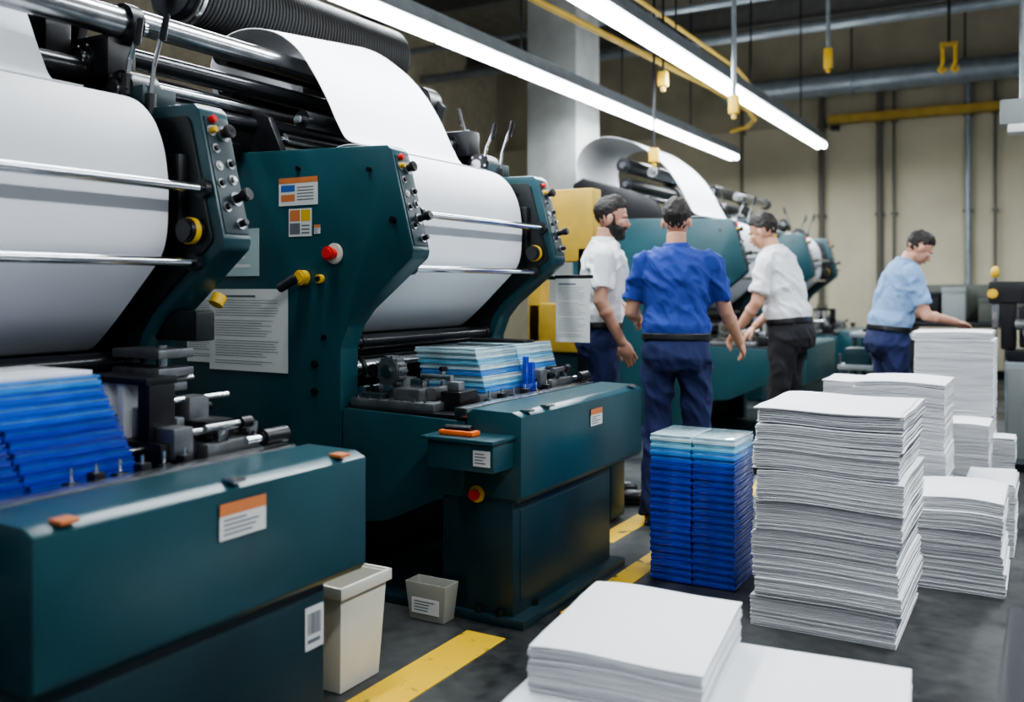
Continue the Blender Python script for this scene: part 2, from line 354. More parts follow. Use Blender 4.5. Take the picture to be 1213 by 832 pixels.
    b=MB(); b.prism([(-3.95,1.9),(-3.95,2.3),(-3.85,2.36),(-3.3,2.2),(-3.1,2.1),(-3.0,1.9)],Yn+.01,Yn+.05,BLACK,.006); b.obj('roller_bracket',R,'black roller bracket')
    b=MB()
    for (x,z,rr) in [(-2.74,1.99,.070),(-2.92,2.12,.06),(-3.16,2.38,.10)][:2 if far else 3]:
        b.cyl((x,Yf-.04,z),(x,Yf+.10,z),rr,BLACK,seg=28,bev=.012); b.cyl((x,Yf-.06,z),(x,Yf-.03,z),rr*.5,STEEL,seg=16,bev=.004)
        for k in range(6):
            a=k*math.pi/3; b.cyl((x+rr*.75*math.cos(a),Yf-.048,z+rr*.75*math.sin(a)),(x+rr*.75*math.cos(a),Yf-.038,z+rr*.75*math.sin(a)),.008,STEEL,seg=8)
    b.box((-2.95,Yf-.03,1.93),(-2.62,Yf+.11,2.0),TEALD,.01)
    if not far:
        b.box((-3.1,Yf-.03,2.05),(-2.8,Yf+.09,2.2),BLACK,.02)
        if Yn<2: b.box((-3.2,Yf-.14,2.1),(-2.98,Yf-.04,2.26),BLACK,.012); b.box((-3.08,Yf-.12,2.26),(-3.02,Yf-.05,2.34),DARK,.01)
        if Yn<2: b.prism([(-3.3,2.1),(-3.0,2.05),(-2.85,1.97),(-3.3,1.97)],Yf-.10,Yf-.04,BLACK,.008)
    b.obj('bearing_arm',R,'black bearing arm')
    for (x,y,z,dx,h) in [(-2.62,Yf-.0,1.95,.06,.22),(-2.86,Yf+.06,2.08,-.05,.2),(-2.7,Yf-.03,2.02,.05,.14)]:
        b=MB(); b.path([(x,y,z),(x+dx*.3,y,z+h*.5),(x+dx,y,z+h)],.008,CHROME,10); b.cyl((x+dx,y,z+h-.03),(x+dx*1.4,y,z+h+.06),.012,BLACK,seg=12,bev=.004); b.cyl((x,y,z-.05),(x,y,z+.02),.02,BLACK); b.obj('lever',R,'chrome lever with black grip')
    # front table
    b=MB(); b.box((-2.66,Yn+.02,.70),(-1.98,u1-.02,.80),DARK,.006); b.box((-2.07,u0,.795),(-2.01,u1-.03,.835),STEEL,.004)
    b.obj('feed_table',R,'steel feed table')
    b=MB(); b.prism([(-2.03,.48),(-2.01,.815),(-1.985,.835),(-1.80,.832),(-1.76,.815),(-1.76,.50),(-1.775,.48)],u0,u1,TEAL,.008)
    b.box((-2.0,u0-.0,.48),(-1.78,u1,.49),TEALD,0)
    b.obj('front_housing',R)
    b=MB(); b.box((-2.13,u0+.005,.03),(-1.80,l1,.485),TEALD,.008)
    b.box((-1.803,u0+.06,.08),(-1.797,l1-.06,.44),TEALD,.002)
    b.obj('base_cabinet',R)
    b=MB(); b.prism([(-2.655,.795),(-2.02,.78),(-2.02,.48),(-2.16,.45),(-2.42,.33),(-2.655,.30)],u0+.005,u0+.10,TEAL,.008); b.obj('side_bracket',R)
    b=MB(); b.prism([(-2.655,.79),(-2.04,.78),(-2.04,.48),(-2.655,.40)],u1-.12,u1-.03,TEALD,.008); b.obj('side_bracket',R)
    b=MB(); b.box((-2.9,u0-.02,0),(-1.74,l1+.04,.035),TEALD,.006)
    for (x,y) in [(-1.85,u0+.02),(-1.95,u0+.02),(-2.1,u0+.02),(-1.8,u0+.2)]: b.cyl((x,y-.02,.03),(x,y-.02,.06),.018,DARK,seg=8)
    b.obj('base_plate',R)
    for k,yy in enumerate((u0+.08,u0+(u1-u0)*.52 if Yn<2 else u0+.25,u1-.10)):
        b=MB(); b.box((-1.80,yy-.022,.828),(-1.755,yy+.022,.838),INKO if (k==0 or k==2) and Yn<2 else STEEL,.003); b.obj('latch',R,'small metal latch')
    e=u1
    b=MB(); b.box((-2.48,e-.43,.80),(-2.14,e-.30,.88),BLACK,.01); b.box((-2.42,e-.42,.88),(-2.38,e-.34,1.04),WHT,.004); b.box((-2.34,e-.42,.88),(-2.31,e-.34,1.04),WHT,.004); b.box((-2.50,e-.43,1.04),(-2.20,e-.32,1.06),BLACK,.004); b.box((-2.25,e-.42,.88),(-2.20,e-.33,1.04),BLACK,.004); b.box((-2.20,e-.40,.83),(-2.12,e-.33,.92),GREYM,.008); b.box((-2.30,e-.40,.88),(-2.27,e-.35,.97),GREYM,.004)
    b.obj('sheet_sensor',R,'black and white sheet sensor block')
    b=MB(); b.box((-2.36,e-.28,.80),(-2.12,e-.05,.86),GREYM,.008); b.box((-2.26,e-.25,.86),(-2.16,e-.14,.92),BLACK,.01); b.box((-2.36,e-.2,.86),(-2.29,e-.12,.98),GREYM,.010); b.box((-2.44,e-.24,.80),(-2.38,e-.06,.97),DARK,.01)
    b.box((-2.22,e-.10,.86),(-2.15,e-.05,.90),STEEL,.006); b.box((-2.30,e-.29,.84),(-2.24,e-.26,.93),GREYM,.006); b.box((-2.16,e-.24,.86),(-2.12,e-.2,.90),STEEL,.004)
    b.cyl((-2.16,e-.35,.895),(-2.16,e-.08,.895),.011,STEEL,seg=14); b.cyl((-2.11,e-.3,.91),(-2.11,e-.15,.91),.011,STEEL,seg=14); b.cyl((-2.11,e-.17,.91),(-2.11,e-.12,.91),.018,BLACK,seg=14,bev=.005)
    b.cyl((-2.32,e-.3,.97),(-2.32,e-.02,.97),.010,CHROME,seg=12)
    for k in range(5): b.cyl((-2.34+.05*k,e-.09,.86),(-2.34+.05*k,e-.09,.875),.010,STEEL,seg=8)
    b.obj('gripper_unit',R,'metal gripper unit')
    b=MB(); b.cyl((-2.05,e-.14,.865),(-2.05,e-.03,.865),.026,BLACK,seg=16,bev=.008); b.cyl((-2.05,e-.2,.865),(-2.05,e-.14,.865),.012,CHROME,seg=12); b.obj('adjusting_knob',R,'black adjusting knob')
    for (x,z,rr) in((-2.38,.93,.014),(-2.46,1.02,.010),(-2.22,.86,.010)):
        b=MB(); b.cyl((x,e-.48,z),(x,e-.04,z),rr,DARK if rr>.013 else STEEL,seg=12); b.obj('table_rod',R)
    y=Yn+.14 if Yn>2 else u0-.14
    b=MB(); b.box((-2.64,y-.1,.80),(-2.20,y+.16,.835),GREYM,.006); b.box((-2.58,y+.02,.835),(-2.44,y+.13,.92),GREYM,.012); b.box((-2.44,y-.06,.835),(-2.30,y+.07,.885),GREYM,.008); b.box((-2.40,y+.01,.88),(-2.33,y+.06,.92),STEEL,.006); b.box((-2.30,y-.01,.835),(-2.25,y+.12,.89),GREYM,.01); b.box((-2.22,y-.02,.80),(-2.12,y+.12,.88),BLACK,.008); b.box((-2.2,y,.88),(-2.14,y+.05,.92),GREYM,.008)
    b.box((-2.62,y-.08,.835),(-2.48,y-.03,.86),STEEL,.005)
    b.cyl((-2.50,y-.02,.95),(-2.50,y+.05,.95),.062,GREYM,seg=28,bev=.006); b.cyl((-2.50,y-.035,.95),(-2.50,y-.02,.95),.03,STEEL,seg=16,bev=.004)
    for k in range(14):
        a=k*math.pi/7; b.box((-2.50+.064*math.cos(a)-.006,y-.01,.95+.064*math.sin(a)-.006),(-2.50+.064*math.cos(a)+.006,y+.04,.95+.064*math.sin(a)+.006),GREYM,.002)
    b.cyl((-2.36,y+.04,.93),(-2.2,y+.04,.93),.014,STEEL,seg=12); b.cyl((-2.3,y+.12,.835),(-2.3,y+.12,.95),.012,STEEL,seg=12); b.cyl((-2.3,y+.12,.95),(-2.3,y+.12,.97),.02,BLACK,seg=12,bev=.004)
    for k in range(7): b.cyl((-2.61+.06*k,y-.085,.835),(-2.61+.06*k,y-.085,.848),.008,STEEL,seg=8)
    b.obj('clamp_assembly',R,'grey cast metal clamp with gear wheel')
    b=MB(); b.box((-2.60,Yn+.35,.80),(-2.555,e-.46,.83),GREYM,.004)
    yy=Yn+.4
    while yy<e-.5:
        b.box((-2.60,yy,.83),(-2.56,yy+.03,.83+RN.uniform(.02,.06)),RN.choice([DARK,GREYM,BLACK]),.004); yy+=RN.uniform(.05,.1)
    b.obj('feed_rail',R,'metal rail with small feeder blocks')
    for i in range(6):
        yy=u0+.30+i*(u1-u0-.7)/5
        b=MB(); b.box((-2.115,yy,.80),(-2.08,yy+.035,.835+.015*(i%2)),BLACK,.006); b.cyl((-2.10,yy+.018,.83),(-2.10,yy+.018,.87),.005,CHROME,seg=10); b.box((-2.12,yy-.02,.80),(-2.08,yy+.0,.815),GREYM,.003)
        b.obj('sheet_stop',R,'black sheet stop')
    if far: return R
    yv=Yn-.001
    ux=(1,0,0); uz=(0,0,1)
    if Yn>2:
        label_part(R,'label',(-3.02,yv,1.685),ux,uz,.23,.125,'blue','white label with orange and blue print')
        label_part(R,'label',(-2.96,yv,1.545),ux,uz,.135,.125,'warn','orange and white warning label')
        label_part(R,'label',(-2.81,yv,1.555),ux,uz,.035,.04,'orange')
        b=MB(); b.cyl((-2.69,yv-.012,1.465),(-2.69,yv,1.465),.046,CREAM,seg=28,bev=.004); b.cyl((-2.69,yv-.045,1.465),(-2.69,yv-.012,1.465),.022,RED,seg=20); b.cyl((-2.69,yv-.06,1.465),(-2.69,yv-.035,1.465),.031,RED,seg=24,bev=.008); b.obj('emergency_stop',R,'red emergency stop button on cream ring')
        b=MB(); b.cyl((-2.86,yv-.05,1.36),(-2.86,yv,1.36),.034,YEL,seg=20,bev=.008); b.cyl((-2.86,yv-.06,1.36),(-2.93,yv-.10,1.31),.022,BLACK,seg=14,bev=.006); b.obj('selector_switch',R,'yellow and black selector lever')
        b=MB(); b.cyl((-2.77,yv-.02,1.355),(-2.77,yv,1.355),.02,YEL,seg=14); b.cyl((-2.77,yv-.03,1.355),(-2.77,yv-.02,1.355),.012,BLACK,seg=14); b.obj('push_button',R,'yellow push button')
        for (x,z) in [(-2.37,1.60),(-2.80,.98),(-2.80,.86)]:
            b=MB(); b.cyl((x,yv-.02,z),(x,yv,z),.016,DARK,seg=14,bev=.004); b.obj('bolt',R)
        label_part(R,'work_sheet',(-3.46,yv-.006,.93),ux,uz,.50,.38,'doc','white printed work sheet')
        label_part(R,'work_sheet',(-3.62,yv-.002,.96),ux,uz,.2,.34,'doc','white printed work sheet')
        label_part(R,'label',(-3.40,yv-.004,1.37),ux,uz,.26,.22,'grey','pale green printed instruction sheet')
        b=MB(); b.box((-2.09,u0-.16,.62),(-1.79,u0-.0,.735),TEAL,.008); b.box((-2.11,u0-.18,.73),(-1.78,u0-.0,.745),TEAL,.004); b.obj('ledge_box',R)
        b=MB(); b.box((-2.06,u0-.13,.745),(-1.90,u0-.07,.765),ORA,.008); b.cyl((-2.04,u0-.10,.765),(-1.92,u0-.10,.768),.018,BLACK,seg=12); b.obj('cutter_holder',R,'orange plastic holder')
        label_part(R,'label',(-1.875,u0-.165,.645),ux,uz,.075,.06,'text')
        b=MB(); b.cyl((-1.96,u0-.012,.50),(-1.96,u0+.01,.50),.034,YEL,seg=20,bev=.003); b.cyl((-1.96,u0-.04,.50),(-1.96,u0-.01,.50),.022,RED,seg=20,bev=.006); b.obj('emergency_stop',R,'red emergency stop on yellow ring')
        label_part(R,'label',(-1.757,3.74,.70),(0,1,0),uz,.12,.075,'orange','orange and white label')
        b=MB(); b.box((-2.36,Yf+.13,1.365),(-2.12,Yf+.15,1.385),BLACK,.003); b.box((-2.6,Yf+.12,1.36),(-2.34,Yf+.15,1.38),DARK,.003); b.obj('sheet_clip',R,'black sheet clip arm')
        label_part(R,'work_sheet',(-2.335,Yf+.125,1.02),ux,uz,.205,.345,'doc','white printed work sheet')
    else:
        label_part(R,'label',(-1.757,1.61,.695),(0,1,0),uz,.155,.09,'orange','orange and white label')
        label_part(R,'label',(-1.796,1.955,.30),(0,1,0),uz,.075,.12,'bar','white barcode label')
        b=MB(); b.box((-2.66,Yf-.14,.84),(-2.42,Yf-.0,.88),GREYM,.008)
        for z in(.93,.98,1.03,1.09): b.box((-2.66,Yf-.12,z),(-2.46+.03*(z>1),Yf+.02,z+.03),GREYM,.006)
        b.cyl((-2.5,Yf-.05,.86),(-2.5,Yf-.05,1.13),.018,STEEL); b.obj('clamp_assembly',R,'grey cast metal clamp')
        b=MB(); b.box((-2.62,Yf+.02,1.14),(-2.42,Yf+.1,1.24),INNER,.008); b.cyl((-2.44,Yf+.14,1.29),(-2.44,Yf+.12,1.26),.025,YEL); b.obj('cover_block',R)
    return R
press(.85,1.25,1.13,2.18,2.04,1.85,'teal printing press with an orange label and a barcode label')
press(3.12,1.28,3.12,4.35,4.05,4.27,'teal printing press with work sheets and emergency stop')
press(8.0,1.28,8.0,9.2,8.9,9.15,'teal printing press standing behind the group of workers',far=True)
press(10.7,1.28,10.7,11.9,11.6,None,'teal printing press at the end of the row',far=True)
R=root('teal_floor_cabinet',(-2.34,4.83,0),'low dark teal cabinet beside the press on the floor','cabinet')
b=MB(); b.box((-2.6,4.74,.02),(-2.10,4.93,.50),TEALD,.01); b.box((-2.62,4.73,.50),(-2.08,4.94,.525),TEAL,.006); b.obj('cabinet_body',R)
d_=MB(); d_.box((-2.57,4.73,.06),(-2.14,4.742,.47),TEALD,.003); d_=d_.obj('cabinet_door',R)
b=MB(); b.cyl((-2.18,4.715,.26),(-2.18,4.715,.34),.008,CHROME); b.obj('handle',d_,'chrome handle')
# ---------------------------------------------------------------- packs
def packs(x0,x1,cols,z0,n,h,shift,pal,grp,lab):
    base={}
    for (ya,yb) in cols:
        for i in range(n):
            d=(yb-ya); k=round(d,3)
            if k not in base:
                b=MB(); w_=(x1-x0)
                b.box((-w_/2,-d/2,.0),(w_/2,d/2,h*.55),BLUES[4],.0035); b.box((-w_/2+.007,-d/2+.007,h*.5),(w_/2-.007,d/2-.007,h*.72),BLUES[3],.001); b.box((-w_/2+.002,-d/2+.002,h*.70),(w_/2-.002,d/2-.002,h*.97),BLUES[4],.003)
                o=b.obj('blue_plastic_pack',base=True); base[k]=o; new=o
            else:
                new=base[k].copy(); C.objects.link(new)
            f=i/(n-1)
            new.location=((x0+x1)/2-shift*.35*f+random.uniform(-.002,.002),(ya+yb)/2-shift*f+random.uniform(-.003,.003),z0+i*h)
            new.rotation_euler[2]=random.uniform(-.008,.008)
            new['label']=lab[0] if pal[i]<2 else lab[1]; new['category']='plastic pack'; new['group']=grp
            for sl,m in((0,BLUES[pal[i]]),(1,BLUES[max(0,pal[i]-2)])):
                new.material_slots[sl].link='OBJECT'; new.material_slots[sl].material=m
lb=('pale cyan glossy plastic pack in a stack','deep blue glossy plastic pack in a stack')
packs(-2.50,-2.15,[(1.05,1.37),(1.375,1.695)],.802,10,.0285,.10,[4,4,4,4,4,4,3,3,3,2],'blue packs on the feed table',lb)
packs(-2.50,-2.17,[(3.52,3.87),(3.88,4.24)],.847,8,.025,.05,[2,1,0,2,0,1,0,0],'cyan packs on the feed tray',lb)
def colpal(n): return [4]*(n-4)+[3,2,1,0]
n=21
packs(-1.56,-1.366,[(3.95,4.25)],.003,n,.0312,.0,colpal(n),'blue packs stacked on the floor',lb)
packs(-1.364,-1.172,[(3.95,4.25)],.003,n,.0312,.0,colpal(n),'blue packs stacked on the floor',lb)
t=MB(); t.box((-2.47,1.0,.802+10*.0285),(-2.2,1.58,.802+10*.0285+.012),PAPER,.003); t.obj('paper_pad',label='white paper pad lying on the blue packs',cat='paper')
t=MB(); t.box((-2.54,3.46,.801),(-2.16,3.85,.846),GREYM,.006); t.obj('pack_tray',label='grey metal tray carrying the cyan packs',cat='tray')
t=MB()
for k in(0,1): t.box((-2.155,3.83+.06*k,.86),(-2.135,3.86+.06*k,.99-.03*k),BLUES[4],.004)
t.box((-2.157,3.82,.80),(-2.13,3.94,.862),BLUES[4],.003); t.obj('blue_clip',label='bright blue plastic clip in front of the cyan packs',cat='clip')
# ---------------------------------------------------------------- paper stacks
def stack(cx,cy,w_,d_,z0,h,n,lab,rot=0,jit=.005,sag=.012,seed=1,wave=.004,lean=0):
    R=random.Random(seed); t=MB(); bm=t.bm
    per=[]; k=9
    def side(a,b_):
        for i in range(k): f=i/k; per.append((a[0]+(b_[0]-a[0])*f,a[1]+(b_[1]-a[1])*f))
    cs=[(-.5,-.5),(.5,-.5),(.5,.5),(-.5,.5)]
    for i in range(4): side(cs[i],cs[(i+1)%4])
    lh=h/n; ox=oy=0; a1=R.uniform(0,6); bund=0; sg=1; tw=0
    for i in range(n):
        bund-=1; gap=0
        if bund<=0: bund=R.randint(7,16); ox=R.uniform(-1,1)*jit*1.6; oy=R.uniform(-1,1)*jit*1.6; sg=R.uniform(.6,1.25); tw=R.uniform(-.010,.010); gap=.2
        dx=ox+R.uniform(-1,1)*jit*.4; dy=oy+R.uniform(-1,1)*jit*.4; ra=tw+R.uniform(-.003,.003)
        f=(i+.5)/n
        ln=lean*f
        rings=[]
        zz=i*lh
        ph=R.uniform(0,6); am=R.uniform(0,.25)*lh
        def wz(x,y):
            s=-sag*(x*x+y*y)*4*f*sg*.5 + wave*math.sin(x*5+a1+f*3)*f + wave*.6*math.sin(y*7+f*5)*f
            return s+am*math.sin((x+y)*7+ph)*.5
        thin=R.uniform(.78,.90)-gap
        lev=[(.994,.04),(1.0,.12),(1.0,thin-.06),(.994,thin)]
        for q,(sc,zf) in enumerate(lev):
            L=[]
            for (x,y) in per:
                X=x*w_*sc+dx+ln; Y=y*d_*sc+dy
                X,Y=X-Y*ra,Y+X*ra
                L.append(bm.verts.new((X,Y,max(0,zz+zf*lh+wz(x,y)))))
            rings.append(L)
        m=len(per)
        for q in range(3):
            for j in range(m):
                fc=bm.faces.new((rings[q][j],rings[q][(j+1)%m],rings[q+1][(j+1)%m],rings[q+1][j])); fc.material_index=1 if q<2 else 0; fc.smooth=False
        for L,fl_ in((rings[0],1),(rings[3],0)):
            c=bm.verts.new((dx+ln,dy,max(0,zz+(0.04 if fl_ else thin)*lh+wz(0,0))))
            for j in range(m):
                a_,b_=L[j],L[(j+1)%m]
                fc=bm.faces.new((a_,b_,c) if not fl_ else (b_,a_,c)); fc.material_index=0; fc.smooth=(i==n-1)
    me=bpy.data.meshes.new('paper_stack'); bm.to_mesh(me); bm.free()
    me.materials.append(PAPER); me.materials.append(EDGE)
    o=bpy.data.objects.new('paper_stack',me); C.objects.link(o); o.location=(cx,cy,z0); o.rotation_euler[2]=rot
    o['label']=lab; o['category']='paper stack'; o['group']='stacks of white paper beside the presses'
    return o
stack(-.735,3.93,.53,.66,0,.865,104,'tall stack of white folded paper sheets on the floor',seed=3,sag=.022,wave=.009,lean=.01,jit=.008)
stack(-.355,4.67,.38,.5,0,.42,46,'low stack of white folded sheets on the floor',seed=5,sag=.028,jit=.010)
stack(-.665,5.33,.44,.5,0,.84,84,'tall stack of white paper with a neat top',seed=6)
stack(-.98,5.87,.34,.45,0,.78,70,'white paper stack with a slightly lower top',seed=8)
stack(-.25,5.36,.22,.45,0,.36,36,'short narrow stack of white paper on the floor',seed=9)
stack(-.46,6.0,.34,.36,0,.55,50,'medium stack of white paper between taller stacks',seed=10)
stack(-.32,6.36,.3,.22,0,.42,36,'short stack of white paper at the side',seed=11)
stack(-.53,6.78,.46,.5,0,1.04,96,'tallest stack of white paper beside the light blue shirt',seed=12)
stack(-.735,2.27,.91,.74,0,.30,30,'wide low stack of large white sheets on the floor',rot=.10,seed=13,sag=.006,wave=.002)
stack(-.965,2.36,.44,.56,.302,.122,15,'white paper bundle lying on the wide sheet stack',rot=.12,seed=14,sag=.022,jit=.008,wave=.006)
# ---------------------------------------------------------------- bins, tables
R=root('plastic_tub',(-2.08,2.42,0),'open cream plastic tub with a rim between two presses','bin')
b=MB(); b.tub((-2.20,2.32),(-1.98,2.52),(-2.22,2.30),(-1.96,2.54),.002,.35,.008,CREAM); b.obj('tub_body',R)
b=MB()
for (p,q) in [((-2.232,2.288,.318),(-1.948,2.300,.356)),((-2.232,2.540,.318),(-1.948,2.552,.356)),((-2.232,2.29,.318),(-2.220,2.55,.356)),((-1.960,2.29,.318),(-1.948,2.55,.356))]: b.box(p,q,CREAM,.003)
b.obj('tub_rim',R)
R=root('control_box',(-2.125,3.04,0),'small open beige plastic box beside the machine base','box')
b=MB(); b.tub((-2.205,3.005),(-2.045,3.08),(-2.222,2.995),(-2.028,3.09),.001,.15,.006,BEIGEB); b.obj('box_body',R)
label_part(R,'label',(-2.19,2.9975,.03),(1,0,0),(0,0,1),.13,.06,'text')
R=root('yellow_guard',(-2.9,6.0,0),'yellow metal machine guard behind a press','guard')
b=MB(); b.box((-3.3,5.95,1.5),(-2.78,6.1,2.02),YELD,.015); b.box((-3.3,5.95,.85),(-2.85,6.1,1.2),YELD,.015); b.box((-3.3,5.95,0),(-3.2,6.1,1.9),YELD,.01); b.box((-2.9,5.95,0),(-2.82,6.1,1.6),DARK,.01); b.obj('guard_body',R)
b=MB(); b.box((-3.2,5.98,0),(-2.9,6.08,.85),TEALD,.01); b.obj('guard_panel',R)
R=root('dark_worktable',(.25,2.2,0),'dark low work table beside the paper stacks','table')
b=MB(); b.box((-.09,1.45,.44),(.6,2.72,.5),mat('dark_laminate',(.008,.010,.014),.4),.02); b.obj('table_top',R)
for x in(0.0,.53):
    for y in(1.55,2.65):
        b=MB(); b.cyl((x,y,0),(x,y,.44),.02,DARK); b.obj('leg',R)
R=root('grey_cabinet',(-.1,7.75,0),'grey steel cabinet beside the tallest stack','cabinet')
b=MB(); b.box((-.27,7.5,.06),(.2,8.0,.78),GALV,.01); b.box((-.25,7.52,0),(.18,7.98,.06),DARK,0); b.obj('cabinet_body',R)
for xx in(-.25,-.04):
    b=MB(); b.box((xx,7.485,.1),(xx+.2,7.5,.74),GREYBOX,.004); dd=b.obj('cabinet_door',R)
    b=MB(); b.cyl((xx+.17,7.47,.4),(xx+.17,7.47,.5),.008,CHROME); b.obj('handle',dd,'chrome handle')
R=root('stitching_machine',(-.15,7.75,.78),'black stitching machine with yellow knobs on the grey cabinet','machine')
b=MB(); b.box((-.26,7.6,.78),(.14,7.9,.86),DARK,.01); b.box((-.30,7.66,.86),(-.20,7.84,1.32),BLACK,.02); b.box((-.38,7.64,1.20),(.12,7.86,1.36),BLACK,.02); b.box((-.36,7.70,1.02),(-.31,7.80,1.24),STEEL,.006); b.cyl((-.2,7.62,1.05),(.0,7.58,1.05),.04,GREYM); b.box((-.18,7.60,.88),(.1,7.7,1.18),DARK,.02); b.cyl((-.1,7.58,1.0),(-.1,7.6,1.0),.06,STEEL,bev=.004); b.obj('machine_body',R)
b=MB(); b.cyl((-.34,7.75,1.36),(-.34,7.75,1.40),.012,STEEL); b.sph((-.34,7.75,1.43),(.03,.03,.045),YEL); b.obj('yellow_knob',R,'yellow knob')
b=MB(); b.cyl((-.35,7.58,1.27),(-.35,7.64,1.27),.035,YEL,bev=.01); b.obj('hand_wheel',R,'yellow hand wheel')
GD=mat('dark_green_metal',(.05,.055,.045),.5)
R=root('workbench',(-.2,12.4,0),'long dark workbench cluttered with boxes near the wall','workbench')
b=MB(); b.box((-1.5,12.1,.84),(1.4,12.8,.9),DARK,.01); b.box((-1.5,12.75,.9),(1.4,12.8,1.35),GD,.01); b.obj('bench_top',R)
for x in(-1.45,-.4,.6,1.35):
    b=MB(); b.box((x-.04,12.15,0),(x+.04,12.75,.84),DARK,.004); b.obj('leg',R)
RR=random.Random(5); x=-1.42
while x<1.2:
    ww=RR.uniform(.18,.34); hh=RR.uniform(.12,.42)
    b=MB(); m_=RR.choice([GREYBOX,GD,GD,GALV,DARK]); b.box((x,12.25,.902),(x+ww,12.6,.902+hh),m_,.01); b.box((x-.006,12.244,.902+hh*.85),(x+ww+.006,12.606,.902+hh+.01),m_,.004)
    b.obj('storage_box',label='small lidded storage box on the long workbench',cat='box',group='boxes on the workbench'); x+=ww+RR.uniform(.03,.15)
R=root('worktable',(-1.4,9.9,0),'grey work table with tools beyond the workers','table')
b=MB(); b.box((-1.7,9.6,.82),(-1.1,10.2,.87),GALV,.008); b.obj('table_top',R)
for x in(-1.65,-1.15):
    for y in(9.65,10.15): b=MB(); b.box((x-.02,y-.02,0),(x+.02,y+.02,.82),DARK,.002); b.obj('leg',R)
R=root('parts_tray',(-1.4,9.9,.87),'grey tray of small metal parts on the work table','tray')
b=MB(); b.box((-1.6,9.75,.87),(-1.2,10.05,.90),DARK,.006)
for i in range(9): x=random.uniform(-1.55,-1.25);y=random.uniform(9.8,10); b.box((x-.03,y-.03,.90),(x+.03,y+.03,.92+random.random()*.12),random.choice([GREYM,GREYM,DARK]),.006)
b.obj('tray_body',R)
R=root('parts_trolley',(-1.3,8.4,0),'small metal trolley loaded with boxes','trolley')
b=MB(); b.box((-1.55,8.2,.62),(-1.1,8.6,.66),GALV,.006); b.box((-1.55,8.2,.2),(-1.1,8.6,.23),GALV,.006)
for x in(-1.53,-1.12):
    for y in(8.22,8.58): b.cyl((x,y,.08),(x,y,.75),.015,STEEL,seg=10); b.cyl((x-.012,y,.04),(x+.012,y,.04),.04,BLACK,seg=16)
b.obj('trolley_frame',R)
b=MB(); b.box((-1.5,8.25,.66),(-1.3,8.5,.8),TEALD,.01); b.obj('storage_box',R)
b=MB(); b.box((-1.28,8.25,.66),(-1.15,8.5,.74),GREYBOX,.01); b.obj('storage_box',R)
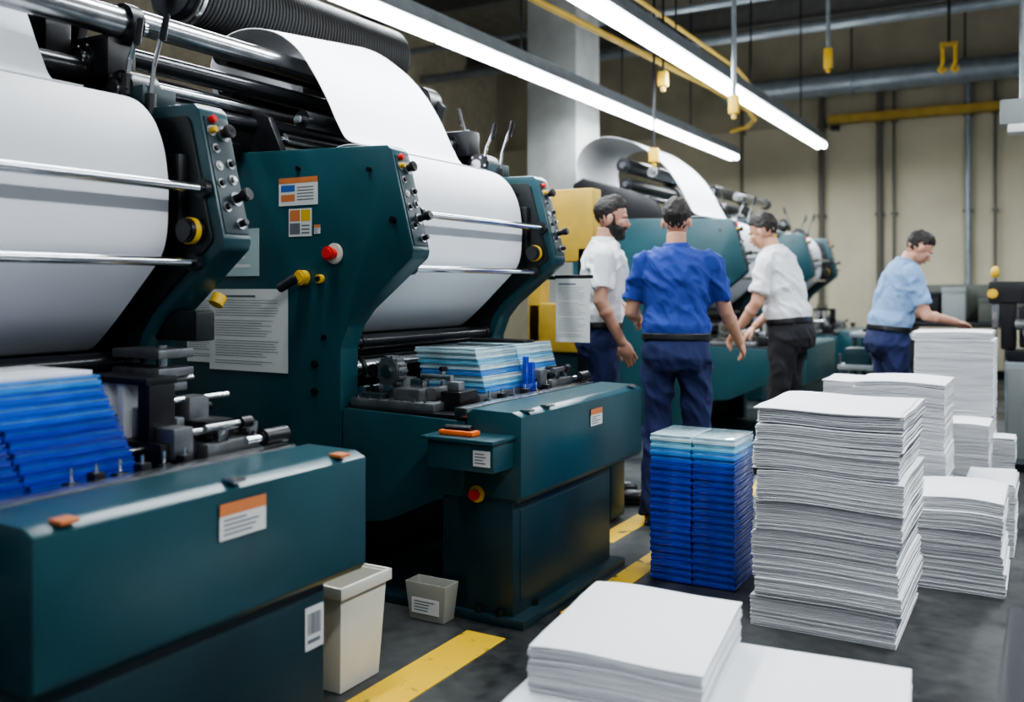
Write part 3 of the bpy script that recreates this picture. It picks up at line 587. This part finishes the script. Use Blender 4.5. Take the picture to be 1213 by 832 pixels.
# ---------------------------------------------------------------- people
def person(loc,heading,scale,lab,shirt,trou,elb,wri,lean=0,hp=0,hy=0,feet=((-.12,0),(.12,.05)),girth=1,beard=False,collar=None,palm=(0,0,-1),seed=0,shw=1):
    Rt=root('person',loc,lab,'person',rot=heading,local=True)
    Rt.scale=(scale,)*3
    piv=V((0,0,.97))
    def B(p):
        p=V(p); f=min(1,max(0,(p.z-.97)/.35)); a=-lean*(.35+.65*f)
        return piv+Matrix.Rotation(a,3,'X')@(p-piv)
    hb=B((0,.0,1.50)); HM=Matrix.Translation(hb)@Matrix.Rotation(-lean-hp,4,'X')@Matrix.Rotation(hy,4,'Z')@Matrix.Translation((0,0,-1.54))
    def Hd(p): return HM@V(p)
    def loft(mb,rings,m,inf=0):
        t=bmesh.new(); L=[]; S=28
        for (z,a,b_,yo) in rings:
            a=(a)*(girth if z<1.3 else 1)+inf; b_=b_*(girth if z<1.3 else 1)+inf
            L.append([t.verts.new(B((a*math.copysign(abs(math.cos(k*2*math.pi/S))**.85,math.cos(k*2*math.pi/S)),yo+b_*math.copysign(abs(math.sin(k*2*math.pi/S))**.85,math.sin(k*2*math.pi/S)),z))) for k in range(S)])
        for i in range(len(L)-1):
            for k in range(S): t.faces.new((L[i][k],L[i][(k+1)%S],L[i+1][(k+1)%S],L[i+1][k]))
        t.faces.new(L[0][::-1]); t.faces.new(L[-1]); mb.add(t,m)
    TR=[(.84,.13,.10,-.01),(.90,.166,.116,-.015),(.98,.158,.113,-.01),(1.06,.143,.102,0),(1.14,.143,.102,.003),(1.24,.156,.112,.005),(1.34,.170,.118,.003),(1.40,.172,.110,0),(1.445,.155,.090,-.003),(1.475,.120,.072,-.005),(1.50,.082,.062,-.005),(1.525,.062,.058,-.004)]
    def limb(mb,pts,rs,m,inf=0):
        for i in range(len(pts)-1): mb.cyl(pts[i],pts[i+1],rs[i]+inf,m,r2=rs[i+1]+inf,seg=20)
        for p,r_ in zip(pts,rs): mb.sph(p,(r_+inf,)*3,m,seg=20)
    def fin(mb,name,vox,lab_=None,sm=3,parent=Rt,wr=0,fr=(9,9,5),fade=None):
        me=bpy.data.meshes.new(name); mb.bm.to_mesh(me); mb.bm.free()
        o=bpy.data.objects.new(name,me); C.objects.link(o)
        md=o.modifiers.new('r','REMESH'); md.mode='VOXEL'; md.voxel_size=vox; md.use_smooth_shade=True
        if sm: s=o.modifiers.new('s','SMOOTH'); s.factor=.5; s.iterations=sm
        dg=bpy.context.evaluated_depsgraph_get(); nm=bpy.data.meshes.new_from_object(o.evaluated_get(dg)); o.modifiers.clear(); o.data=nm; bpy.data.meshes.remove(me)
        if wr:
            off=V((seed*3.1,seed*1.7,seed*.9)); nn=[v.normal.copy() for v in nm.vertices]
            for v,nv in zip(nm.vertices,nn):
                c=v.co; q=V(((c.x+c.z*.35)*fr[0],(c.y-c.z*.2)*fr[1],(c.z+.35*c.x)*fr[2]))+off
                h=1-2*abs(noise.noise(q)); h2=1-2*abs(noise.noise(q*2.1+V((5,5,5))))
                k=1
                if fade: k=min(1,max(0,(c.z-fade[0])/fade[1]))
                v.co=c+nv*max(-.005,wr*k*((h-.5)*1.0+(h2-.5)*.5))
        nm.name=name; nm.materials.clear(); nm.materials.append(mb.mats[0])
        for p in nm.polygons: p.material_index=0; p.use_smooth=True
        o.parent=parent; 
        if lab_: o['label']=lab_
        return o
    SX=.170*shw
    sh=[B((-SX,0,1.415)),B((SX,0,1.415))]
    hips=[V((-.09,0,.93)),V((.09,0,.93))]
    ank=[V((feet[0][0],feet[0][1],.09)),V((feet[1][0],feet[1][1],.09))]
    kn=[(hips[i]+ank[i])/2+V((0,.03,.03)) for i in(0,1)]
    body=MB(); loft(body,TR[:-2],SKIN,-.018)
    body.cyl(B((0,-.015,1.44)),Hd((0,-.012,1.62)),.056,SKIN,r2=.053,seg=20)
    Rh=HM.to_3x3().to_4x4()
    body.sph(Hd((0,-.012,1.715)),(.073,.094,.092),SKIN,Rh); body.sph(Hd((0,.028,1.655)),(.056,.066,.075),SKIN,Rh); body.sph(Hd((0,.062,1.613)),(.028,.026,.024),SKIN,Rh)
    body.sph(Hd((0,.072,1.715)),(.05,.018,.016),SKIN,Rh)
    body.cyl(Hd((0,.082,1.705)),Hd((0,.108,1.668)),.009,SKIN,r2=.015,seg=12); body.sph(Hd((0,.103,1.666)),(.017,.015,.012),SKIN,Rh)
    body.sph(Hd((0,.088,1.637)),(.024,.012,.011),SKIN,Rh)
    for s in(-1,1): body.sph(Hd((s*.075,-.005,1.675)),(.009,.018,.030),SKIN,Rh); body.sph(Hd((s*.035,.062,1.675)),(.025,.02,.02),SKIN,Rh)
    for i in(0,1):
        limb(body,[sh[i],V(elb[i]),V(wri[i])],[.044,.040,.027],SKIN)
        mid=V(elb[i]).lerp(V(wri[i]),.28); body.sph(mid,(.042,)*3,SKIN)
        limb(body,[hips[i],kn[i],ank[i]],[.080,.052,.04],SKIN)
        body.sph(ank[i]+V((0,.06,-.05)),(.04,.11,.035),SKIN)
        d=(V(wri[i])-V(elb[i])).normalized(); nrm=V(palm); nrm=(nrm-d*nrm.dot(d)).normalized(); s=d.cross(nrm)
        th=s if (i==1)==(s.x<0) else -s
        W=V(wri[i]); Rm=Matrix((( d.x,s.x,nrm.x,0),(d.y,s.y,nrm.y,0),(d.z,s.z,nrm.z,0),(0,0,0,1)))
        body.sph(W+d*.05,(.056,.041,.018),SKIN,Rm)
        for k,(of,ln) in enumerate([(.031,.068),(.0105,.078),(-.0105,.072),(-.031,.056)]):
            p=W+d*.085+th*of; cur=.32+.08*k; dd=d.copy()+th*of*.8; dd.normalize(); pts=[p]
            for sgn in(.45,.32,.23):
                dd=(dd*math.cos(cur)+nrm*math.sin(cur)).normalized(); p=p+dd*ln*sgn; pts.append(p)
            limb(body,pts,[.0088,.0084,.0080,.007],SKIN)
        p=W+d*.03+th*.03; limb(body,[p,p+(d*.75+th*.5+nrm*.35)*.042,p+(d*.75+th*.5+nrm*.35)*.042+(d*.95+nrm*.4)*.03],[.013,.011,.009],SKIN)
    fin(body,'body',.0050,'bare skin of face, arms and hands',2)
    s=MB(); m=shirt; loft(s,[(1.0,.154,.108,-.005),(1.035,.162,.116,-.004),(1.08,.166,.122,-.002)]+[r_ for r_ in TR if r_[0]>1.1][:-1],m,.013)
    for i in(0,1):
        e=V(elb[i]); q=sh[i].lerp(e,.74); limb(s,[sh[i]+V((0,0,-.005)),sh[i].lerp(e,.4)],[.062,.059],m); s.cyl(sh[i].lerp(e,.35),q,.058,m,r2=.064,seg=24)
        s.cyl(B((SX*.45*(1 if i else -1),-.005,1.455)),sh[i]+V((0,0,.006)),.05,m,r2=.056,seg=18)
    fin(s,'shirt',.0065,None,2,wr=.024,fr=(8,8,6.5),fade=(1.03,.08))
    c=MB(); c.cyl(B((0,-.010,1.472)),Hd((0,-.018,1.568)),.084,collar or m,r2=.066,seg=28); fin(c,'collar',.006,None,1)
    c=MB(); loft(c,[(1.000,.161,.115,-.006),(1.040,.158,.113,-.005)],BLACK,.019); fin(c,'belt',.006,None,1)
    s=MB(); m=trou; loft(s,[TR[0],TR[1],TR[2],(1.03,.150,.106,-.004)],m,.013)
    for i in(0,1):
        limb(s,[hips[i]+V((0,0,-.02)),kn[i]],[.096,.072],m); s.cyl(kn[i],ank[i]+V((0,-.005,-.04)),.072,m,r2=.064,seg=24)
    for sx in(-1,1): s.sph((sx*.06,-.056,.90),(.083,.066,.095),m)
    fin(s,'trousers',.008,None,3,wr=.020,fr=(8,8,4.5),fade=(1.01,-.1))
    for i in(0,1):
        s=MB(); a=ank[i]; s.sph((a.x,a.y+.13,.042),(.05,.09,.04),BLACK); s.sph((a.x,a.y-.02,.05),(.042,.06,.048),BLACK); s.cyl((a.x,a.y,.06),(a.x,a.y-.005,.12),.046,BLACK,r2=.044); s.box((a.x-.042,a.y-.07,0),(a.x+.042,a.y+.19,.022),BLACK,.01); fin(s,'shoe',.006,None,1)
    t=bmesh.new(); bmesh.ops.create_uvsphere(t,u_segments=96,v_segments=72,radius=1)
    dl=[]
    for v in t.verts:
        x,y,z=v.co
        j=.10*noise.noise(V((x*11,y*11,seed)))
        if y<-.25: low=-.78
        elif y<.0: low=-.78+(y+.25)/.25*.30
        elif y<.16: low=-.48+.10*abs(x)
        elif y<.5: low=-.05+(y-.16)/.34*.34
        else: low=.28+.2*(y-.5)+.15*(1-abs(x))
        if z<low+j: dl.append(v)
        vol=1+.07*noise.noise(V((x*3.5,y*3.5,z*3.5+seed)))+.04*noise.noise(V((x*14,y*6,z*10)))
        up=1+.20*max(0,z)*max(0,y+.3)
        sc=(1 if z>-.1 else 1-(.26*(-.1-z)))
        sd=1-.08*max(0,abs(x)-.6)
        v.co=V((x*.077*vol*sc*sd,-.016+y*.101*vol*sc,1.718+z*.101*vol*up))
    bmesh.ops.delete(t,geom=dl,context='VERTS')
    for v in t.verts: v.co=Hd(v.co)
    h=MB(); h.add(t,HAIR); me=bpy.data.meshes.new('hair'); h.bm.to_mesh(me); h.bm.free(); me.materials.append(HAIR); o=bpy.data.objects.new('hair',me); C.objects.link(o); o.parent=Rt
    md=o.modifiers.new('t','SOLIDIFY'); md.thickness=.008; o['label']='short dark hair'
    for sx in(-1,1):
        e=MB(); e.sph(Hd((sx*.031,.0765,1.694)),(.011,.008,.006),WHT,Rh,seg=14); e.sph(Hd((sx*.031,.083,1.694)),(.005,.0035,.005),BLACK,Rh,seg=10); e.obj('eye',Rt)
        e=MB(); e.sph(Hd((sx*.032,.084,1.713)),(.02,.008,.004),HAIR,Rh,seg=12); e.obj('eyebrow',Rt)
    e=MB(); e.sph(Hd((0,.098,1.636)),(.022,.006,.006),LIPS,Rh,seg=14); e.obj('mouth',Rt)
    if beard:
        e=MB(); e.sph(Hd((0,.032,1.632)),(.061,.065,.058),HAIR,Rh); e.sph(Hd((0,.066,1.60)),(.040,.040,.036),HAIR,Rh)
        for sx in(-1,1): e.cyl(Hd((sx*.066,.0,1.71)),Hd((sx*.054,.03,1.62)),.014,HAIR)
        e.cyl(Hd((-.028,.094,1.650)),Hd((.028,.094,1.650)),.009,HAIR)
        fin(e,'beard',.005,'full dark beard',2)
    return Rt
def fab(nm,c): return mat(nm,c,.85,0,var=.12,scale=14,bump=.35)
WS=fab('white_shirt',(.72,.73,.75)); RB=fab('royal_blue_polo',(.018,.046,.27)); LBS=fab('light_blue_shirt',(.20,.32,.52)); NAVY=fab('navy_trousers',(.012,.020,.085)); BLK=fab('black_trousers',(.012,.012,.016))
D=math.radians
person((-2.42,5.30,0),D(-66),1.065,'bearded person in white polo and navy trousers beside a press',WS,NAVY,
  ((-.22,.05,1.17),(.23,.0,1.16)),((-.2,.22,1.05),(.23,.12,.93)),lean=.05,hp=.2,beard=True,palm=(-1,0,0),seed=1)
person((-1.79,4.93,0),D(20),1.025,'person seen from behind in royal blue polo and navy trousers',RB,NAVY,
  ((-.245,.07,1.15),(.265,.09,1.155)),((-.22,.29,1.11),(.35,.27,.98)),lean=.05,hp=.05,hy=-.1,girth=1.05,palm=(-1,.3,-.3),feet=((-.13,0),(.13,.03)),seed=2,shw=1.07)
person((-1.58,6.65,0),D(82),1.06,'person in white shirt and black trousers bending toward a press',WS,BLK,
  ((-.23,.13,1.14),(.22,.14,1.14)),((-.22,.27,.96),(.14,.30,.97)),lean=.22,hp=.25,palm=(0,.3,-1),seed=3,girth=1.05)
person((-1.0,7.2,0),D(-62),1.0,'person in light blue shirt leaning over a tall paper stack',LBS,NAVY,
  ((-.2,.20,1.14),(.21,.18,1.12)),((-.12,.44,1.09),(.13,.42,1.07)),lean=.22,hp=.5,palm=(0,0,-1),seed=4,girth=1.08)
# ---------------------------------------------------------------- world, camera
wd=bpy.data.worlds.new('w'); bpy.context.scene.world=wd; wd.use_nodes=True
bg=wd.node_tree.nodes['Background']; bg.inputs[0].default_value=(.76,.84,.95,1); bg.inputs[1].default_value=.32
for o in bpy.data.objects:
    if '_w' in o: del o['_w']
cam=bpy.data.cameras.new('cam'); co=bpy.data.objects.new('cam',cam); C.objects.link(co)
cam.sensor_width=36; cam.lens=1100/1213*36; cam.shift_y=-76/1213
co.location=(0,0,1.32); co.rotation_euler=(math.pi/2,0,D(30))
cam.dof.use_dof=True; cam.dof.focus_distance=3.8; cam.dof.aperture_fstop=1.5; cam.clip_start=.05
bpy.context.scene.camera=co
